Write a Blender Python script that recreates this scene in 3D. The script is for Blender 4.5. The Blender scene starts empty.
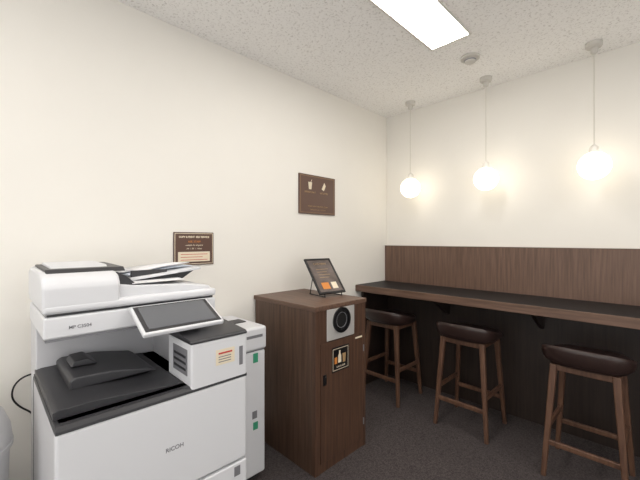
import bpy, bmesh, math, random
from mathutils import Vector, Matrix
random.seed(3)
S = bpy.context.scene
S.view_settings.view_transform = 'Standard'
S.view_settings.look = 'None'
S.view_settings.exposure = 0.0
COL = S.collection

# ------------------------------------------------------------ materials
def s2l(c):
    return tuple(((v/255)/12.92 if v/255 <= .04045 else ((v/255+.055)/1.055)**2.4) for v in c)

def mat(name, rgb, rough=.5, metal=0, spec=.5, emit=None, estr=0, noise=0, nscale=40, bump=0, bscale=200):
    m = bpy.data.materials.new(name); m.use_nodes = True
    nt = m.node_tree; b = nt.nodes['Principled BSDF']
    c = (*s2l(rgb), 1)
    b.inputs['Base Color'].default_value = c
    b.inputs['Roughness'].default_value = rough
    b.inputs['Metallic'].default_value = metal
    b.inputs['Specular IOR Level'].default_value = spec
    if emit:
        b.inputs['Emission Color'].default_value = (*s2l(emit), 1)
        b.inputs['Emission Strength'].default_value = estr
    tc = nt.nodes.new('ShaderNodeTexCoord')
    if noise:
        n = nt.nodes.new('ShaderNodeTexNoise'); n.inputs['Scale'].default_value = nscale
        n.inputs['Detail'].default_value = 4
        nt.links.new(tc.outputs['Object'], n.inputs['Vector'])
        r = nt.nodes.new('ShaderNodeValToRGB')
        r.color_ramp.elements[0].position = .3; r.color_ramp.elements[1].position = .7
        r.color_ramp.elements[0].color = (*[v*(1-noise) for v in c[:3]], 1)
        r.color_ramp.elements[1].color = (*[min(1, v*(1+noise)) for v in c[:3]], 1)
        nt.links.new(n.outputs['Fac'], r.inputs['Fac'])
        nt.links.new(r.outputs['Color'], b.inputs['Base Color'])
    if bump:
        n = nt.nodes.new('ShaderNodeTexNoise'); n.inputs['Scale'].default_value = bscale
        nt.links.new(tc.outputs['Object'], n.inputs['Vector'])
        bp = nt.nodes.new('ShaderNodeBump'); bp.inputs['Strength'].default_value = bump
        bp.inputs['Distance'].default_value = .002
        nt.links.new(n.outputs['Fac'], bp.inputs['Height'])
        nt.links.new(bp.outputs['Normal'], b.inputs['Normal'])
    return m

def wood(name, dark, light, scale=(60, 60, 3), rough=.45):
    m = bpy.data.materials.new(name); m.use_nodes = True
    nt = m.node_tree; b = nt.nodes['Principled BSDF']; b.inputs['Roughness'].default_value = rough
    g = nt.nodes.new('ShaderNodeNewGeometry')
    mp = nt.nodes.new('ShaderNodeMapping'); mp.inputs['Scale'].default_value = scale
    nt.links.new(g.outputs['Position'], mp.inputs['Vector'])
    n = nt.nodes.new('ShaderNodeTexNoise'); n.inputs['Scale'].default_value = 1
    n.inputs['Detail'].default_value = 6; n.inputs['Roughness'].default_value = .62
    nt.links.new(mp.outputs['Vector'], n.inputs['Vector'])
    r = nt.nodes.new('ShaderNodeValToRGB')
    r.color_ramp.elements[0].position = .33; r.color_ramp.elements[1].position = .68
    r.color_ramp.elements[0].color = (*s2l(dark), 1); r.color_ramp.elements[1].color = (*s2l(light), 1)
    nt.links.new(n.outputs['Fac'], r.inputs['Fac'])
    nt.links.new(r.outputs['Color'], b.inputs['Base Color'])
    return m

M_wall = mat('wallpaper_cream', (234, 231, 224), .85, noise=.006, nscale=6, bump=.15, bscale=350)
M_woodV = wood('walnut_vertical', (72, 53, 42), (102, 78, 63))
M_splash = wood('walnut_splash', (86, 65, 53), (116, 90, 75), (75, 75, 3))
M_woodX = wood('walnut_horizontal', (84, 63, 51), (116, 90, 75), (3, 60, 60))
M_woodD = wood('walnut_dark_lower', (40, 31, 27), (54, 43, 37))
M_leg = wood('walnut_leg', (76, 52, 40), (108, 78, 60), (50, 50, 4))
M_black = mat('black_laminate', (26, 25, 26), .5, spec=.3)
M_leather = mat('brown_leather', (46, 32, 29), .36, bump=.2, bscale=160)
M_white = mat('printer_white_plastic', (214, 215, 218), .42)
M_white2 = mat('printer_offwhite_plastic', (200, 200, 203), .45)
M_dgrey = mat('dark_grey_plastic', (48, 48, 51), .42)
M_mgrey = mat('mid_grey_plastic', (120, 120, 124), .45)
M_screen = mat('screen_glass', (96, 98, 103), .15)
M_steel = mat('brushed_steel', (205, 203, 200), .35, metal=.35)
M_hole = mat('hole_black', (8, 8, 8), .7)
M_ring = mat('ring_black', (22, 22, 24), .3)
M_signbr = mat('sign_brown', (92, 67, 57), .4)
M_cream = mat('sign_cream', (226, 214, 190), .6)
M_orange = mat('sign_orange', (205, 130, 60), .6)
M_gold = mat('sign_gold', (170, 140, 100), .6)
M_paper = mat('paper', (232, 232, 234), .8)
M_paperb = mat('paper_bluish', (202, 210, 221), .7)
M_green = mat('green_label', (60, 150, 115), .5)
M_red = mat('red_text', (190, 60, 50), .6)
M_lamptrim = mat('lamp_white_metal', (222, 219, 212), .4)
M_cable = mat('cable_black', (15, 15, 15), .5)
M_base = mat('baseboard_brown', (66, 52, 44), .5)
M_panel = mat('light_panel_emitter', (255, 255, 255), .5, emit=(255, 250, 244), estr=16)
M_globe = mat('opal_globe', (255, 250, 240), .3, emit=(255, 242, 218), estr=3.6)

def ceiling_mat():
    m = bpy.data.materials.new('rockwool_ceiling'); m.use_nodes = True
    nt = m.node_tree; b = nt.nodes['Principled BSDF']; b.inputs['Roughness'].default_value = .95
    tc = nt.nodes.new('ShaderNodeTexCoord')
    n = nt.nodes.new('ShaderNodeTexNoise'); n.inputs['Scale'].default_value = 80
    n.inputs['Detail'].default_value = 3; n.inputs['Distortion'].default_value = .8
    nt.links.new(tc.outputs['Object'], n.inputs['Vector'])
    r = nt.nodes.new('ShaderNodeValToRGB')
    r.color_ramp.elements[0].position = .34; r.color_ramp.elements[1].position = .46
    r.color_ramp.elements[0].color = (*s2l((222, 220, 217)), 1)
    r.color_ramp.elements[1].color = (*s2l((250, 249, 247)), 1)
    nt.links.new(n.outputs['Fac'], r.inputs['Fac'])
    nt.links.new(r.outputs['Color'], b.inputs['Base Color'])
    bp = nt.nodes.new('ShaderNodeBump'); bp.inputs['Strength'].default_value = .4
    bp.inputs['Distance'].default_value = .003
    nt.links.new(r.outputs['Color'], bp.inputs['Height'])
    nt.links.new(bp.outputs['Normal'], b.inputs['Normal'])
    return m
def carpet_mat():
    m = bpy.data.materials.new('carpet_dark'); m.use_nodes = True
    nt = m.node_tree; b = nt.nodes['Principled BSDF']; b.inputs['Roughness'].default_value = 1
    b.inputs['Specular IOR Level'].default_value = .1
    tc = nt.nodes.new('ShaderNodeTexCoord')
    n = nt.nodes.new('ShaderNodeTexNoise'); n.inputs['Scale'].default_value = 150
    n.inputs['Detail'].default_value = 3
    nt.links.new(tc.outputs['Object'], n.inputs['Vector'])
    r = nt.nodes.new('ShaderNodeValToRGB')
    r.color_ramp.elements[0].position = .3; r.color_ramp.elements[1].position = .7
    r.color_ramp.elements[0].color = (*s2l((58, 53, 53)), 1)
    r.color_ramp.elements[1].color = (*s2l((90, 83, 82)), 1)
    nt.links.new(n.outputs['Fac'], r.inputs['Fac'])
    nt.links.new(r.outputs['Color'], b.inputs['Base Color'])
    bp = nt.nodes.new('ShaderNodeBump'); bp.inputs['Strength'].default_value = .4
    bp.inputs['Distance'].default_value = .003
    nt.links.new(n.outputs['Fac'], bp.inputs['Height'])
    nt.links.new(bp.outputs['Normal'], b.inputs['Normal'])
    return m
M_ceil = ceiling_mat(); M_carpet = carpet_mat()

# ------------------------------------------------------------ helpers
def empty(name, loc, rot=(0, 0, 0)):
    e = bpy.data.objects.new(name, None); e.location = loc; e.rotation_euler = rot
    e.empty_display_size = .1
    COL.objects.link(e); return e

def finish(name, bm, m, parent=None, bevel=0, seg=3, smooth=True, center=True, world=True):
    bmesh.ops.recalc_face_normals(bm, faces=bm.faces)
    me = bpy.data.meshes.new(name)
    off = Vector((0, 0, 0))
    if center:
        xs = [v.co for v in bm.verts]
        lo = Vector([min(c[i] for c in xs) for i in range(3)]); hi = Vector([max(c[i] for c in xs) for i in range(3)])
        off = (lo+hi)/2
        for v in bm.verts: v.co -= off
    bm.to_mesh(me); bm.free()
    me.materials.append(m)
    o = bpy.data.objects.new(name, me); COL.objects.link(o)
    if smooth:
        for p in me.polygons: p.use_smooth = True
        if not bevel: me.set_sharp_from_angle(angle=math.radians(35))
    if parent is not None:
        o.parent = parent
        o.location = off - (parent.location if world else Vector((0, 0, 0)))
    else:
        o.location = off
    if bevel:
        b = o.modifiers.new('bevel', 'BEVEL'); b.width = bevel; b.segments = seg
        b.limit_method = 'ANGLE'; b.angle_limit = math.radians(30)
        w = o.modifiers.new('wn', 'WEIGHTED_NORMAL'); w.keep_sharp = False
    return o

def box(name, x0, x1, y0, y1, z0, z1, m, parent=None, bevel=0, seg=3, world=True):
    bm = bmesh.new()
    bmesh.ops.create_cube(bm, size=1)
    for v in bm.verts:
        v.co = Vector(((x0+x1)/2+v.co.x*(x1-x0), (y0+y1)/2+v.co.y*(y1-y0), (z0+z1)/2+v.co.z*(z1-z0)))
    return finish(name, bm, m, parent, bevel, seg, smooth=bool(bevel), world=world)

def prism(name, pts, axis, a, b, m, parent=None, bevel=0, seg=3, world=True):
    bm = bmesh.new()
    def P(p, t):
        return {'y': (p[0], t, p[1]), 'x': (t, p[0], p[1]), 'z': (p[0], p[1], t)}[axis]
    A = [bm.verts.new(P(p, a)) for p in pts]; B = [bm.verts.new(P(p, b)) for p in pts]
    bm.faces.new(A); bm.faces.new(B[::-1])
    n = len(pts)
    for i in range(n): bm.faces.new((A[i], B[i], B[(i+1) % n], A[(i+1) % n]))
    return finish(name, bm, m, parent, bevel, seg, world=world)

def tube(name, p0, p1, r0, r1, m, parent=None, seg=20, bevel=0, world=True, square=False):
    bm = bmesh.new()
    p0 = Vector(p0); p1 = Vector(p1); d = (p1-p0)
    bmesh.ops.create_cone(bm, cap_ends=True, segments=4 if square else seg, radius1=r0, radius2=r1, depth=d.length)
    q = Vector((0, 0, 1)).rotation_difference(d.normalized()).to_matrix().to_4x4()
    if square: q = q @ Matrix.Rotation(math.pi/4, 4, 'Z')
    bmesh.ops.transform(bm, matrix=Matrix.Translation((p0+p1)/2) @ q, verts=bm.verts)
    return finish(name, bm, m, parent, bevel, 2, world=world)

def lathe(name, prof, cx, cy, m, parent=None, seg=40, world=True):
    bm = bmesh.new(); rings = []
    for r, z in prof:
        if r < 1e-6: rings.append([bm.verts.new((cx, cy, z))])
        else: rings.append([bm.verts.new((cx+r*math.cos(2*math.pi*i/seg), cy+r*math.sin(2*math.pi*i/seg), z)) for i in range(seg)])
    for a, b in zip(rings, rings[1:]):
        for i in range(seg):
            j = (i+1) % seg
            if len(a) == 1: bm.faces.new((a[0], b[i], b[j]))
            elif len(b) == 1: bm.faces.new((a[i], b[0], a[j]))
            else: bm.faces.new((a[i], b[i], b[j], a[j]))
    return finish(name, bm, m, parent, world=world)

def text(name, body, loc, size, m, parent=None, rot=(math.pi/2, 0, math.pi/2), world=True, align='CENTER', bold=0.0):
    c = bpy.data.curves.new(name, 'FONT'); c.body = body; c.size = size
    c.align_x = align; c.align_y = 'CENTER'; c.extrude = .0004; c.offset = bold
    c.materials.append(m)
    o = bpy.data.objects.new(name, c); COL.objects.link(o)
    o.rotation_euler = rot
    if parent is not None:
        o.parent = parent; o.location = Vector(loc) - (parent.location if world else Vector((0, 0, 0)))
    else: o.location = loc
    return o

# ------------------------------------------------------------ room
XL, XR, YF, YB, H = -1.94, 1.7, -1.7, 2.835, 2.5
T = .1
box('floor', XL-T, XR+T, YF-T, YB+T, -.1, 0, M_carpet)
box('wall_left', XL-T, XL, YF-T, YB+T, 0, H, M_wall)
box('wall_back', XL, XR, YB, YB+T, 0, H, M_wall)
box('ceiling', XL-T, XR+T, YF-T, YB+T, H, H+.1, M_ceil)
def wall_with_fill_window(nm, axis, p, t, a, b, wa, wb, za, zb, wn):  # unseen wall with an opening added to let world light in as fill
    e = empty(nm, (0, 0, 0))
    def bx(n, u0, u1, z0, z1, m, q0=p, q1=p+t, par=e):
        if axis == 'x': return box(n, q0, q1, u0, u1, z0, z1, m, par)
        return box(n, u0, u1, q0, q1, z0, z1, m, par)
    bx('pier_1', a, wa, 0, H, M_wall); bx('pier_2', wb, b, 0, H, M_wall)
    bx('sill_part', wa, wb, 0, za, M_wall); bx('lintel', wa, wb, zb, H, M_wall)
    w = empty(wn, (0, 0, 0)); c = p+t/2  # frame of the added opening, never in view
    f = .04
    bx('frame_bottom', wa, wb, za, za+f, M_lamptrim, c-.02, c+.02, w)
    bx('frame_top', wa, wb, zb-f, zb, M_lamptrim, c-.02, c+.02, w)
    bx('frame_a', wa, wa+f, za+f, zb-f, M_lamptrim, c-.02, c+.02, w)
    bx('frame_b', wb-f, wb, za+f, zb-f, M_lamptrim, c-.02, c+.02, w)
    m_ = (wa+wb)/2
    bx('mullion', m_-f/2, m_+f/2, za+f, zb-f, M_lamptrim, c-.02, c+.02, w)
wall_with_fill_window('wall_right', 'x', XR, T, YF-T, YB+T, -1.3, 1.7, .5, 2.25, 'fill_window_1')  # opening added out of view for soft fill on walls and ceiling
wall_with_fill_window('wall_front', 'y', YF-T, T, XL, XR, -1.5, 1.3, .5, 2.25, 'fill_window_2')  # second added opening, behind the camera, brightens the room
box('baseboard_left', XL, XL+.012, YF, YB-.04, 0, .06, M_base)
box('baseboard_right', XR-.012, XR, YF, 2.3, 0, .06, M_base)
box('baseboard_front', XL+.012, XR-.012, YF, YF+.012, 0, .06, M_base)

def ceiling_light(cx, cy):
    e = empty('ceiling_light_panel', (cx, cy, H))
    w, l = .113, .605
    for nm, a in (('frame_1', (cx-w-.012, cx-w, cy-l-.012, cy+l+.012)), ('frame_2', (cx+w, cx+w+.012, cy-l-.012, cy+l+.012)),
                  ('frame_3', (cx-w, cx+w, cy-l-.012, cy-l)), ('frame_4', (cx-w, cx+w, cy+l, cy+l+.012))):
        box(nm, *a, H-.008, H, M_lamptrim, e)
    box('diffuser', cx-w, cx+w, cy-l, cy+l, H-.005, H-.001, M_panel, e)
ceiling_light(-.922, 1.405)
ceiling_light(.75, 1.405)
ceiling_light(-.922, -.7)
ceiling_light(.75, -.7)

e = empty('smoke_detector', (-.91, 2.28, H))
M_det = mat('detector_plastic', (206, 203, 196), .5)
lathe('base', [(0, H), (.058, H), (.058, H-.014), (.048, H-.018), (0, H-.018)], -.91, 2.28, M_det, e)
lathe('sensor_cap', [(.036, H-.018), (.034, H-.034), (.022, H-.042), (0, H-.042)], -.91, 2.28, M_det, e)
lathe('vent_ring', [(.0365, H-.022), (.037, H-.026), (.0355, H-.029)], -.91, 2.28, M_mgrey, e)

M_cord = mat('pendant_cord', (214, 210, 200), .5)
for px in (-1.572, -.945, -.315):
    py = 2.655; pz = 1.752; R = .084
    e = empty('pendant_lamp', (px, py, H))
    lathe('canopy', [(0, H), (.042, H), (.042, H-.022), (.036, H-.03), (.02, H-.034), (.018, H-.06), (.008, H-.07), (0, H-.07)], px, py, M_det, e, 28)
    tube('cord', (px, py, H-.065), (px, py, pz+R+.03), .0035, .0035, M_cord, e, 10)
    lathe('socket', [(0, pz+R+.045), (.008, pz+R+.045), (.022, pz+R+.03), (.026, pz+R-.008), (0, pz+R-.008)], px, py, M_lamptrim, e, 28)
    prof = [(R*math.sin(math.pi*i/24), pz+R*math.cos(math.pi*i/24)) for i in range(25)]
    lathe('globe', prof, px, py, M_globe, e, 40)

# ------------------------------------------------------------ counter
CX1 = XR-.005
e = empty('bar_counter', (0, 2.6, 0))
box('splash_panel', XL+.002, CX1, 2.8, YB-.002, .9, 1.243, M_splash, e, .002)
box('panel_cap', XL+.002, CX1, 2.798, YB-.002, 1.243, 1.247, M_woodX, e)
box('worktop_core', XL+.002, CX1, 2.362, 2.8, .852, .902, M_woodX, e)
box('black_surface', XL+.002, CX1, 2.362, 2.8, .902, .905, M_black, e)
box('wood_nosing', XL+.002, CX1, 2.35, 2.362, .85, .905, M_woodX, e, .002)
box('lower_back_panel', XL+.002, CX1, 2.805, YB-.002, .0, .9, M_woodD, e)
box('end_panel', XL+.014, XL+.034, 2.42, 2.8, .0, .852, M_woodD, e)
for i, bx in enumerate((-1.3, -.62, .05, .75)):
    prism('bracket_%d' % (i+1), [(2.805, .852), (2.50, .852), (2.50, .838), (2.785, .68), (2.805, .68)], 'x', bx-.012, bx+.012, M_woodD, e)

# ------------------------------------------------------------ stools
def stool(cx, cy, rz):
    e = empty('bar_stool', (cx, cy, 0), (0, 0, rz))
    N = 48
    def sup(a, hx, hy, n=3.2):
        c, s = math.cos(a), math.sin(a)
        return (hx*math.copysign(abs(c)**(2/n), c), hy*math.copysign(abs(s)**(2/n), s))
    bm = bmesh.new(); rings = []
    prof = [(.80, .618), (.95, .62), (.99, .632), (1, .645), (.985, .66), (.93, .669), (.8, .672), (.5, .667), (.2, .664)]
    for k, z in prof:
        rings.append([bm.verts.new((*sup(2*math.pi*i/N, .182*k, .172*k), z)) for i in range(N)])
    for a, b in zip(rings, rings[1:]):
        for i in range(N): bm.faces.new((a[i], a[(i+1) % N], b[(i+1) % N], b[i]))
    bm.faces.new(rings[0][::-1]); bm.faces.new(rings[-1])
    finish('seat_cushion', bm, M_leather, e, center=False, world=False)
    bm = bmesh.new(); rings = []
    K = 40; a0 = math.radians(172); a1 = math.radians(368)
    for k in range(K+1):
        t = k/K; a = a0+(a1-a0)*t
        w = math.sin(math.pi*t)**.55 if 0 < t < 1 else 0
        w = max(w, .12)
        x, y = sup(a, .186, .178)
        x2, y2 = sup(a, 1, 1); nn = Vector((x2, y2)).normalized()
        zc0 = .636; top = .655+.077*w
        zc = (zc0+top)/2; hh = (top-zc0)/2; th = .008+.009*w
        ring = []
        for j in range(14):
            b = 2*math.pi*j/14
            o = th*math.copysign(abs(math.cos(b))**.8, math.cos(b)); z = zc+hh*math.copysign(abs(math.sin(b))**.75, math.sin(b))
            flare = (z-zc0)*.18
            ring.append(bm.verts.new((x+nn.x*(o+flare), y+nn.y*(o+flare), z)))
        rings.append(ring)
    for a, b in zip(rings, rings[1:]):
        for j in range(14): bm.faces.new((a[j], a[(j+1) % 14], b[(j+1) % 14], b[j]))
    bm.faces.new(rings[0]); bm.faces.new(rings[-1][::-1])
    finish('low_backrest', bm, M_leather, e, center=False, world=False)
    tz, bz = .618, 0
    top = .132; bot = .174
    def at(sx, sy, z):
        f = 1-z/tz
        r = top+(bot-top)*f
        return (sx*r, sy*r, z)
    n = 0
    for sx in (-1, 1):
        for sy in (-1, 1):
            n += 1
            tube('leg_%d' % n, at(sx, sy, 0), at(sx, sy, tz), .017, .024, M_leg, e, square=True, bevel=.005, world=False)
    for i, (sy, z) in enumerate(((-1, .19), (1, .19))):
        a = at(-1, sy, z); b = at(1, sy, z)
        box('rung_%d' % (i+1), a[0], b[0], a[1]-.009, a[1]+.009, z-.014, z+.014, M_leg, e, .004, world=False)
    for i, (sx, z) in enumerate(((-1, .27), (1, .27))):
        a = at(sx, -1, z); b = at(sx, 1, z)
        box('side_rung_%d' % (i+1), a[0]-.009, a[0]+.009, a[1], b[1], z-.014, z+.014, M_leg, e, .004, world=False)
    for i, sy in enumerate((-1, 1)):
        box('apron_%d' % (i+1), -.128, .128, sy*.131-.01, sy*.131+.01, .585, .618, M_leg, e, .003, world=False)
    for i, sx in enumerate((-1, 1)):
        box('side_apron_%d' % (i+1), sx*.131-.01, sx*.131+.01, -.128, .128, .585, .618, M_leg, e, .003, world=False)
stool(-1.645, 2.475, 0)
stool(-.985, 2.465, 0)
stool(-.31, 2.385, 0)

# ------------------------------------------------------------ bin cabinet
x0, x1, y0, y1 = XL+.013, -1.35, 1.293, 1.741
e = empty('recycling_bin_cabinet', (-1.64, 1.52, 0))
box('carcass', x0, x1-.02, y0+.003, y1-.003, .0, .905, M_woodV, e, .002)
box('top_slab', XL+.001, x1+.004, y0-.002, y1+.002, .905, .932, M_woodX, e, .003)
M_woodF = wood('walnut_front', (66, 46, 36), (94, 68, 53))
box('front_stile', x1-.02, x1, y0+.003, y0+.04, 0, .905, M_woodF, e, .002)
box('front_stile_r', x1-.02, x1, y1-.025, y1-.003, 0, .905, M_woodF, e, .002)
box('front_plinth', x1-.02, x1-.004, y0+.04, y1-.025, 0, .05, M_woodF, e)
box('door_leaf', x1-.02, x1+.001, y0+.043, y1-.028, .053, .72, M_woodF, e, .002)
box('steel_plate', x1-.02, x1+.003, 1.385, 1.625, .725, .905, M_steel, e, .004)
box('upper_rail_l', x1-.02, x1, y0+.04, 1.385, .72, .905, M_woodF, e)
box('upper_rail_r', x1-.02, x1, 1.625, y1-.025, .72, .905, M_woodF, e)
def ring(name, xa, xb, cy, cz, ro, ri, m):
    bm = bmesh.new(); n = 40; R = []
    for r, x in ((ro, xa), (ro, xb), (ri, xb), (ri, xa)):
        R.append([bm.verts.new((x, cy+r*math.cos(2*math.pi*i/n), cz+r*math.sin(2*math.pi*i/n))) for i in range(n)])
    for k in range(4):
        a, b = R[k], R[(k+1) % 4]
        for i in range(n): bm.faces.new((a[i], a[(i+1) % n], b[(i+1) % n], b[i]))
    finish(name, bm, m, e)
ring('hole_ring', x1+.003, x1+.012, 1.505, .832, .074, .054, M_ring)
tube('hole_dark', (x1+.003, 1.505, .832), (x1+.0045, 1.505, .832), .057, .057, M_hole, e, 40)
ring('hole_inner_rim', x1+.0045, x1+.007, 1.505, .832, .046, .043, M_mgrey)
box('sticker', x1+.001, x1+.002, 1.425, 1.575, .535, .68, M_ring, e)
for k, a in enumerate(((1.433, 1.567, .545, .548), (1.433, 1.567, .667, .670), (1.433, 1.436, .545, .67), (1.564, 1.567, .545, .67))):
    box('sticker_border_%d' % k, x1+.002, x1+.0025, *a, M_cream, e)
prism('cup_icon', [(1.515, .632), (1.545, .632), (1.54, .58), (1.52, .58)], 'x', x1+.002, x1+.003, M_gold, e)
prism('bottle_icon', [(1.485, .655), (1.497, .655), (1.497, .638), (1.504, .625), (1.504, .585), (1.478, .585), (1.478, .625), (1.485, .638)], 'x', x1+.002, x1+.003, M_cream, e)
prism('can_icon', [(1.447, .62), (1.469, .62), (1.469, .583), (1.447, .583)], 'x', x1+.002, x1+.003, M_orange, e)
box('label_strip', x1+.001, x1+.002, 1.635, 1.70, .692, .702, M_cream, e)
text('sticker_caption', 'CAN & CUP', (x1+.003, 1.5, .563), .014, M_cream, e)
box('handle_plate', x1+.001, x1+.007, 1.352, 1.377, .485, .545, M_ring, e, .002)
box('handle_pull', x1+.007, x1+.016, 1.358, 1.371, .495, .535, M_ring, e, .003)
box('hinge_1', x1, x1+.004, y1-.03, y1-.022, .14, .18, M_mgrey, e)
box('hinge_2', x1, x1+.004, y1-.03, y1-.022, .60, .64, M_mgrey, e)

# ------------------------------------------------------------ display frame on cabinet
e = empty('tabletop_display_frame', (-1.53, 1.632, .956), (0, math.radians(-40), math.radians(-8)))
w, h = .108, .282
box('bezel_left', -.012, 0, -w, -w+.014, 0, h, M_ring, e, .002, world=False)
box('bezel_right', -.012, 0, w-.014, w, 0, h, M_ring, e, .002, world=False)
box('bezel_bottom', -.012, 0, -w+.014, w-.014, 0, .014, M_ring, e, .002, world=False)
box('bezel_top', -.012, 0, -w+.014, w-.014, h-.014, h, M_ring, e, .002, world=False)
M_poster = mat('poster_brown', (104, 94, 90), .2, noise=.3, nscale=12)
box('poster', -.01, -.003, -w+.013, w-.013, .013, h-.013, M_poster, e, world=False)
R3 = (math.pi/2, 0, math.pi/2)
text('poster_title', 'CAFE MENU', (-.002, 0, .235), .02, M_gold, e, R3, False)
for k in range(4):
    box('poster_line_%d' % k, -.003, -.0022, -.05, .05-.02*(k % 2), .19-.022*k, .193-.022*k, M_gold, e, world=False)
lp = [(-.06, .035), (.0, .035), (.0, .085), (-.06, .085)]
prism('poster_picture', lp, 'x', -.003, -.0022, M_orange, e, world=False)
prism('poster_picture_2', [(.02, .035), (.065, .035), (.065, .085), (.02, .085)], 'x', -.003, -.0022, M_cream, e, world=False)
inv = (Matrix.Translation(e.location) @ e.rotation_euler.to_matrix().to_4x4()).inverted()
def L(p): return tuple(inv @ Vector(p))
yaw = Matrix.Rotation(math.radians(-8), 3, 'Z')
def W(dx, dy, z):
    v = yaw @ Vector((dx, dy, 0)); return (-1.53+v.x, 1.632+v.y, z)
for i, dy in enumerate((-.07, .07)):
    tube('easel_foot_%d' % i, L(W(.004, dy, .9355)), L(W(-.17, dy, .9355)), .003, .003, M_ring, e, 10, world=False)
    tube('easel_lip_%d' % i, L(W(.002, dy, .936)), L(W(-.004, dy, .958)), .003, .003, M_ring, e, 10, world=False)
    tube('easel_strut_%d' % i, L(W(-.165, dy, .936)), L(W(-.125, dy, 1.085)), .003, .003, M_ring, e, 10, world=False)

# ------------------------------------------------------------ wall plaque & sign
e = empty('wall_plaque', (XL, 1.879, 1.652))
box('plate', XL+.001, XL+.012, 1.682, 2.076, 1.50, 1.803, M_signbr, e, .003)
xa, xb = XL+.012, XL+.0128
for k, a in enumerate(((1.695, 2.063, 1.79, 1.792), (1.695, 2.063, 1.511, 1.513), (1.695, 1.697, 1.511, 1.792), (2.061, 2.063, 1.511, 1.792))):
    box('border_%d' % k, xa, xb, *a, M_gold, e)
prism('glass_icon', [(1.775, 1.745), (1.815, 1.745), (1.808, 1.69), (1.782, 1.69)], 'x', xa, xb, M_cream, e)
prism('straw_icon', [(1.80, 1.745), (1.805, 1.745), (1.815, 1.765), (1.81, 1.765)], 'x', xa, xb, M_cream, e)
prism('bottle_icon', [(1.92, 1.70), (1.945, 1.69), (1.965, 1.73), (1.95, 1.755), (1.94, 1.74)], 'x', xa, xb, M_cream, e)
text('caption_1', 'DRINKS ONLY', (xb, 1.795, 1.668), .018, M_gold, e)
text('caption_2', 'NO LITTER', (xb, 1.945, 1.668), .018, M_gold, e)
text('caption_3', 'PLEASE KEEP THIS SPACE CLEAN', (xb, 1.88, 1.56), .015, M_gold, e)
text('caption_4', 'thank you for your cooperation', (xb, 1.88, 1.535), .013, M_gold, e)

e = empty('notice_sign', (XL, .88, 1.25))
box('plate', XL+.001, XL+.008, .76, 1.0, 1.155, 1.345, M_signbr, e, .002)
xa, xb = XL+.008, XL+.0088
for k, a in enumerate(((.766, .994, 1.336, 1.339), (.766, .994, 1.161, 1.164), (.766, .769, 1.161, 1.339), (.991, .994, 1.161, 1.339))):
    box('border_%d' % k, xa, xb, *a, M_cream, e)
text('headline', 'COPY & PRINT  SELF SERVICE', (xb, .88, 1.317), .014, M_cream, e, bold=.0006)
text('orange_line', 'ASK STAFF', (xb, .88, 1.29), .016, M_orange, e)
text('white_line', 'available for all guests', (xb, .88, 1.27), .012, M_cream, e)
text('white_line_2', 'A4  /  A3  /  colour', (xb, .88, 1.25), .012, M_cream, e)
box('paper_note', xa, xb, .785, .975, 1.175, 1.232, M_cream, e)
for k in range(3):
    box('note_text_%d' % k, xb, xb+.0005, .80, .96-.03*(k % 2), 1.184+.016*k, 1.187+.016*k, M_red, e)

# ------------------------------------------------------------ copier
PX0, PX1, PY0, PY1 = -1.80, -1.133, .137, .724
e = empty('office_copier', (-1.46, .43, 0))
for i, (a, b) in enumerate(((PX0+.08, PY0+.07), (PX1-.08, PY0+.07), (PX0+.08, PY1-.07), (PX1-.08, PY1-.07))):
    tube('caster_%d' % i, (a-.001, b-.015, .03), (a-.001, b+.015, .03), .03, .03, M_dgrey, e, 20)
box('base_plinth', PX0+.01, PX1-.02, PY0+.01, PY1-.01, .055, .09, M_dgrey, e)
box('body', PX0, PX1-.022, PY0+.004, PY1-.004, .09, .80, M_white2, e, .008)
zs = [.095, .188, .281, .374, .468]
for i in range(4):
    box('paper_drawer_%d' % i, PX1-.03, PX1, PY0, PY1, zs[i]+.002, zs[i+1]-.002, M_white, e, .006)
    yc = (PY0+PY1)/2
    box('drawer_handle_%d' % i, PX1-.002, PX1+.0015, yc-.07, yc+.07, zs[i+1]-.03, zs[i+1]-.01, M_mgrey, e, .001)
    box('drawer_label_%d' % i, PX1, PX1+.001, PY1-.055, PY1-.03, zs[i+1]-.05, zs[i+1]-.015, M_mgrey, e)
box('front_door', PX1-.03, PX1, PY0, PY1, .472, .782, M_white, e, .01, 4)
text('maker_lettering', 'RICOH', (PX1+.0004, .45, .62), .019, M_mgrey, e, bold=.0003)
box('side_seam', PX0+.10, PX0+.104, PY0+.0025, PY0+.004, .1, .78, M_mgrey, e)
box('side_grip', PX1-.16, PX1-.06, PY0+.002, PY0+.0045, .36, .40, M_mgrey, e)
prism('output_deck', [(PX0+.14, .80), (PX1-.01, .80), (PX1, .79), (PX1+.001, .782), (PX1-.03, .778), (PX0+.14, .778)], 'y', PY0+.001, PY1-.001, M_dgrey, e)
prism('deck_surface', [(PY0+.002, .80), (PY0+.002, .822), (PY0+.02, .826), (PY0+.10, .826), (.50, .803), (.50, .80)], 'x', PX0+.16, PX1-.055, M_dgrey, e, .004)
prism('exit_tray', [(PY0+.06, .852), (PY0+.075, .862), (PY0+.18, .858), (.44, .835), (.46, .822), (PY0+.06, .822)], 'x', PX0+.20, PX1-.19, M_dgrey, e, .006)
prism('tray_stopper', [(PY0+.08, .862), (PY0+.09, .882), (PY0+.13, .884), (PY0+.16, .86)], 'x', PX0+.26, PX1-.30, M_dgrey, e, .004)
box('rear_core', PX0, PX0+.17, PY0+.004, PY1-.004, .795, .98, M_white2, e, .005)
box('right_core', PX0+.15, PX1-.17, .55, PY1-.004, .795, .98, M_white2, e, .004)
box('front_tower', PX1-.20, PX1+.0, .505, PY1, .783, .943, M_white, e, .008, 3)
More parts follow.
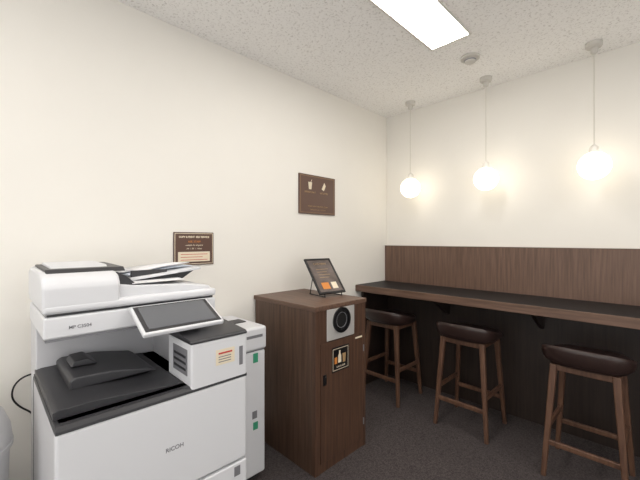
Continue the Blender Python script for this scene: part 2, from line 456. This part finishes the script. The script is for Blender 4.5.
prism('tower_dark_top', [(PX1-.21, .943), (PX1+.001, .943), (PX1+.001, .951), (PX1-.01, .957), (PX1-.24, .975), (PX1-.24, .943)], 'y', .503, PY1+.001, M_dgrey, e, .003)
box('tower_inner_grille', PX1-.15, PX1-.03, .503, .507, .83, .92, M_mgrey, e)
for k in range(3):
    box('grille_slot_%d' % k, PX1-.14, PX1-.04, .5015, .5035, .845+.022*k, .853+.022*k, M_dgrey, e)
box('tower_sticker', PX1+.0002, PX1+.001, .595, .67, .85, .905, M_cream, e)
box('tower_sticker_text', PX1+.001, PX1+.0015, .605, .66, .888, .894, M_red, e)
for k in range(3):
    box('tower_sticker_text_%d' % (k+2), PX1+.001, PX1+.0015, .605, .655, .859+.009*k, .862+.009*k, M_mgrey, e)
box('tower_usb_slot', PX1, PX1+.001, .69, .705, .83, .90, M_mgrey, e)
SX1 = -1.38
box('scanner_body', PX0, SX1, PY0, PY1, .98, 1.052, M_white, e, .008)
box('scanner_underline', PX0+.01, SX1-.004, PY0+.006, PY1-.006, .972, .982, M_mgrey, e)
text('model_lettering', 'MP C3504', (SX1+.0004, .235, 1.012), .015, M_mgrey, e, bold=.0003)
box('lid_gap', PX0+.01, SX1-.01, PY0+.01, PY1-.01, 1.05, 1.062, M_dgrey, e)
box('document_lid', PX0, SX1+.004, PY0-.002, PY1+.002, 1.06, 1.092, M_white, e, .012, 4)
prism('lid_raised_deck', [(.34, 1.085), (.34, 1.142), (.40, 1.132), (.60, 1.12), (.70, 1.105), (.715, 1.088)], 'x', PX0+.01, SX1-.015, M_white, e, .006)
prism('feeder_head', [(SX1+.003, 1.075), (SX1+.003, 1.15), (SX1-.02, 1.178), (SX1-.07, 1.192), (PX0+.05, 1.196), (PX0, 1.18), (PX0, 1.075)], 'y', PY0-.004, .355, M_white, e, .012, 4)
prism('feeder_dark_cover', [(SX1-.05, 1.185), (SX1-.075, 1.2), (PX0+.06, 1.204), (PX0+.03, 1.19)], 'y', PY0+.012, .385, M_dgrey, e, .003)
prism('feeder_top_hatch', [(SX1-.10, 1.195), (SX1-.13, 1.209), (PX0+.08, 1.213), (PX0+.05, 1.195)], 'y', PY0+.03, .34, M_white, e, .005)
prism('feeder_throat', [(.35, 1.095), (.35, 1.185), (.385, 1.165), (.42, 1.13), (.42, 1.095)], 'x', PX0+.03, SX1-.03, M_dgrey, e, .003)
prism('input_tray', [(.40, 1.138), (.70, 1.170), (.70, 1.180), (.40, 1.15)], 'x', PX0+.03, SX1-.09, M_white, e, .003)
prism('input_tray_underside', [(.40, 1.12), (.62, 1.125), (.69, 1.170), (.40, 1.139)], 'x', PX0+.05, SX1-.12, M_dgrey, e, .003)
box('side_guide', SX1-.12, SX1-.11, .42, .56, 1.150, 1.178, M_dgrey, e, .002)
def sheet(name, cx, cy, z, rz, m, w=.21, l=.297, tilt=.10):
    bm = bmesh.new(); nx, ny = 2, 8
    vs = [[None]*(ny+1) for _ in range(nx+1)]
    for i in range(nx+1):
        for j in range(ny+1):
            u, v = (i/nx-.5)*w, (j/ny-.5)*l
            x = u*math.cos(rz)-v*math.sin(rz); y = u*math.sin(rz)+v*math.cos(rz)
            vs[i][j] = bm.verts.new((cx+x, cy+y, z+y*tilt+.008*math.cos(v*9)))
    for i in range(nx):
        for j in range(ny): bm.faces.new((vs[i][j], vs[i+1][j], vs[i+1][j+1], vs[i][j+1]))
    o = finish(name, bm, m, e)
    s = o.modifiers.new('thick', 'SOLIDIFY'); s.thickness = .0015
sheet('paper_1', -1.62, .545, 1.168, .05, M_paperb, .20, .27)
sheet('paper_2', -1.65, .54, 1.174, -.22, M_paper, .17, .25)
sheet('paper_3', -1.60, .555, 1.180, .25, M_paper, .16, .22)
prism('paper_on_lid', [(SX1-.15, .42), (SX1-.02, .40), (SX1-.03, .60), (SX1-.14, .61)], 'z', 1.136, 1.138, M_paper, e)
tiltang = math.atan2(1.057-.993, 1.345-1.20)
def pan(name, a, b, u0, u1, m, t0, t1, bev=0):
    dx, dz = -math.cos(tiltang), math.sin(tiltang); nx, nz = math.sin(tiltang), math.cos(tiltang)
    def q(u, t): return (-1.20+dx*u+nx*t, .993+dz*u+nz*t)
    prism(name, [q(u0, t0), q(u1, t0), q(u1, t1), q(u0, t1)], 'y', a, b, m, e, bev)
pan('control_panel_housing', .375, .665, -.003, .168, M_white, -.018, 0, .006)
pan('control_panel_bezel', .384, .656, .006, .158, M_dgrey, -.002, .0015)
pan('control_panel_screen', .398, .642, .018, .148, M_screen, .001, .0022)
box('control_panel_arm', SX1-.01, -1.27, .44, .60, .975, 1.0, M_white2, e, .004)

c = bpy.data.curves.new('power_cable', 'CURVE'); c.dimensions = '3D'; c.bevel_depth = .0035; c.bevel_resolution = 3
pts = [(-1.905, .22, .73), (-1.915, .15, .73), (-1.92, .10, .705), (-1.915, .085, .65), (-1.915, .11, .60), (-1.90, .16, .56), (-1.88, .28, .35), (-1.87, .3, .02)]
sp = c.splines.new('NURBS'); sp.points.add(len(pts)-1); sp.use_endpoint_u = True; sp.order_u = 3
for p, q in zip(sp.points, pts): p.co = (*q, 1)
c.materials.append(M_cable)
o = bpy.data.objects.new('power_cable', c); COL.objects.link(o)

# ------------------------------------------------------------ shredder between
e = empty('paper_shredder', (-1.73, .93, 0))
box('body', -1.925, -1.56, .76, 1.115, .03, .70, M_white, e, .012, 4)
box('foot', -1.90, -1.59, .79, 1.09, 0, .03, M_dgrey, e)
box('head', -1.925, -1.552, .755, 1.12, .705, .83, M_white, e, .015, 4)
box('seam', -1.92, -1.565, .765, 1.11, .699, .707, M_mgrey, e)
box('feed_slot', -1.78, -1.70, .80, 1.08, .829, .834, M_dgrey, e)
box('control_strip', -1.553, -1.5505, .99, 1.09, .775, .79, M_mgrey, e)
box('green_label_top', -1.561, -1.558, 1.035, 1.065, .64, .69, M_green, e)
box('green_label_low', -1.561, -1.558, 1.035, 1.065, .28, .32, M_green, e)
box('bin_window', -1.561, -1.559, 1.03, 1.06, .34, .38, M_mgrey, e)

# ------------------------------------------------------------ rounded waste bin at far left
e = empty('waste_bin', (-1.62, -.07, 0))
M_bin = mat('bin_light_grey', (200, 200, 201), .35)
lathe('bin_body', [(0, .0), (.14, .0), (.15, .01), (.165, .58), (.165, .6), (0, .6)], -1.62, -.095, M_bin, e, 48)
lathe('bin_lid', [(.172, .6), (.173, .615), (.168, .66), (.15, .71), (.115, .75), (.06, .772), (0, .778)], -1.62, -.095, M_bin, e, 48)
lathe('lid_rim', [(.166, .596), (.175, .598), (.175, .612), (.166, .614)], -1.62, -.095, M_bin, e, 48)

# ------------------------------------------------------------ camera, world
cam = bpy.data.cameras.new('camera'); cam.sensor_width = 36; cam.lens = 36*343/640
cam.clip_start = .02
o = bpy.data.objects.new('camera', cam); COL.objects.link(o)
o.location = (0, 0, 1.3); o.rotation_euler = (math.pi/2, 0, math.radians(45.4))
S.camera = o
w = bpy.data.worlds.new('world'); w.use_nodes = True; S.world = w
w.node_tree.nodes['Background'].inputs['Color'].default_value = (1, .99, .985, 1)
w.node_tree.nodes['Background'].inputs['Strength'].default_value = 2.0  # even fill light, enters only by the added wall openings
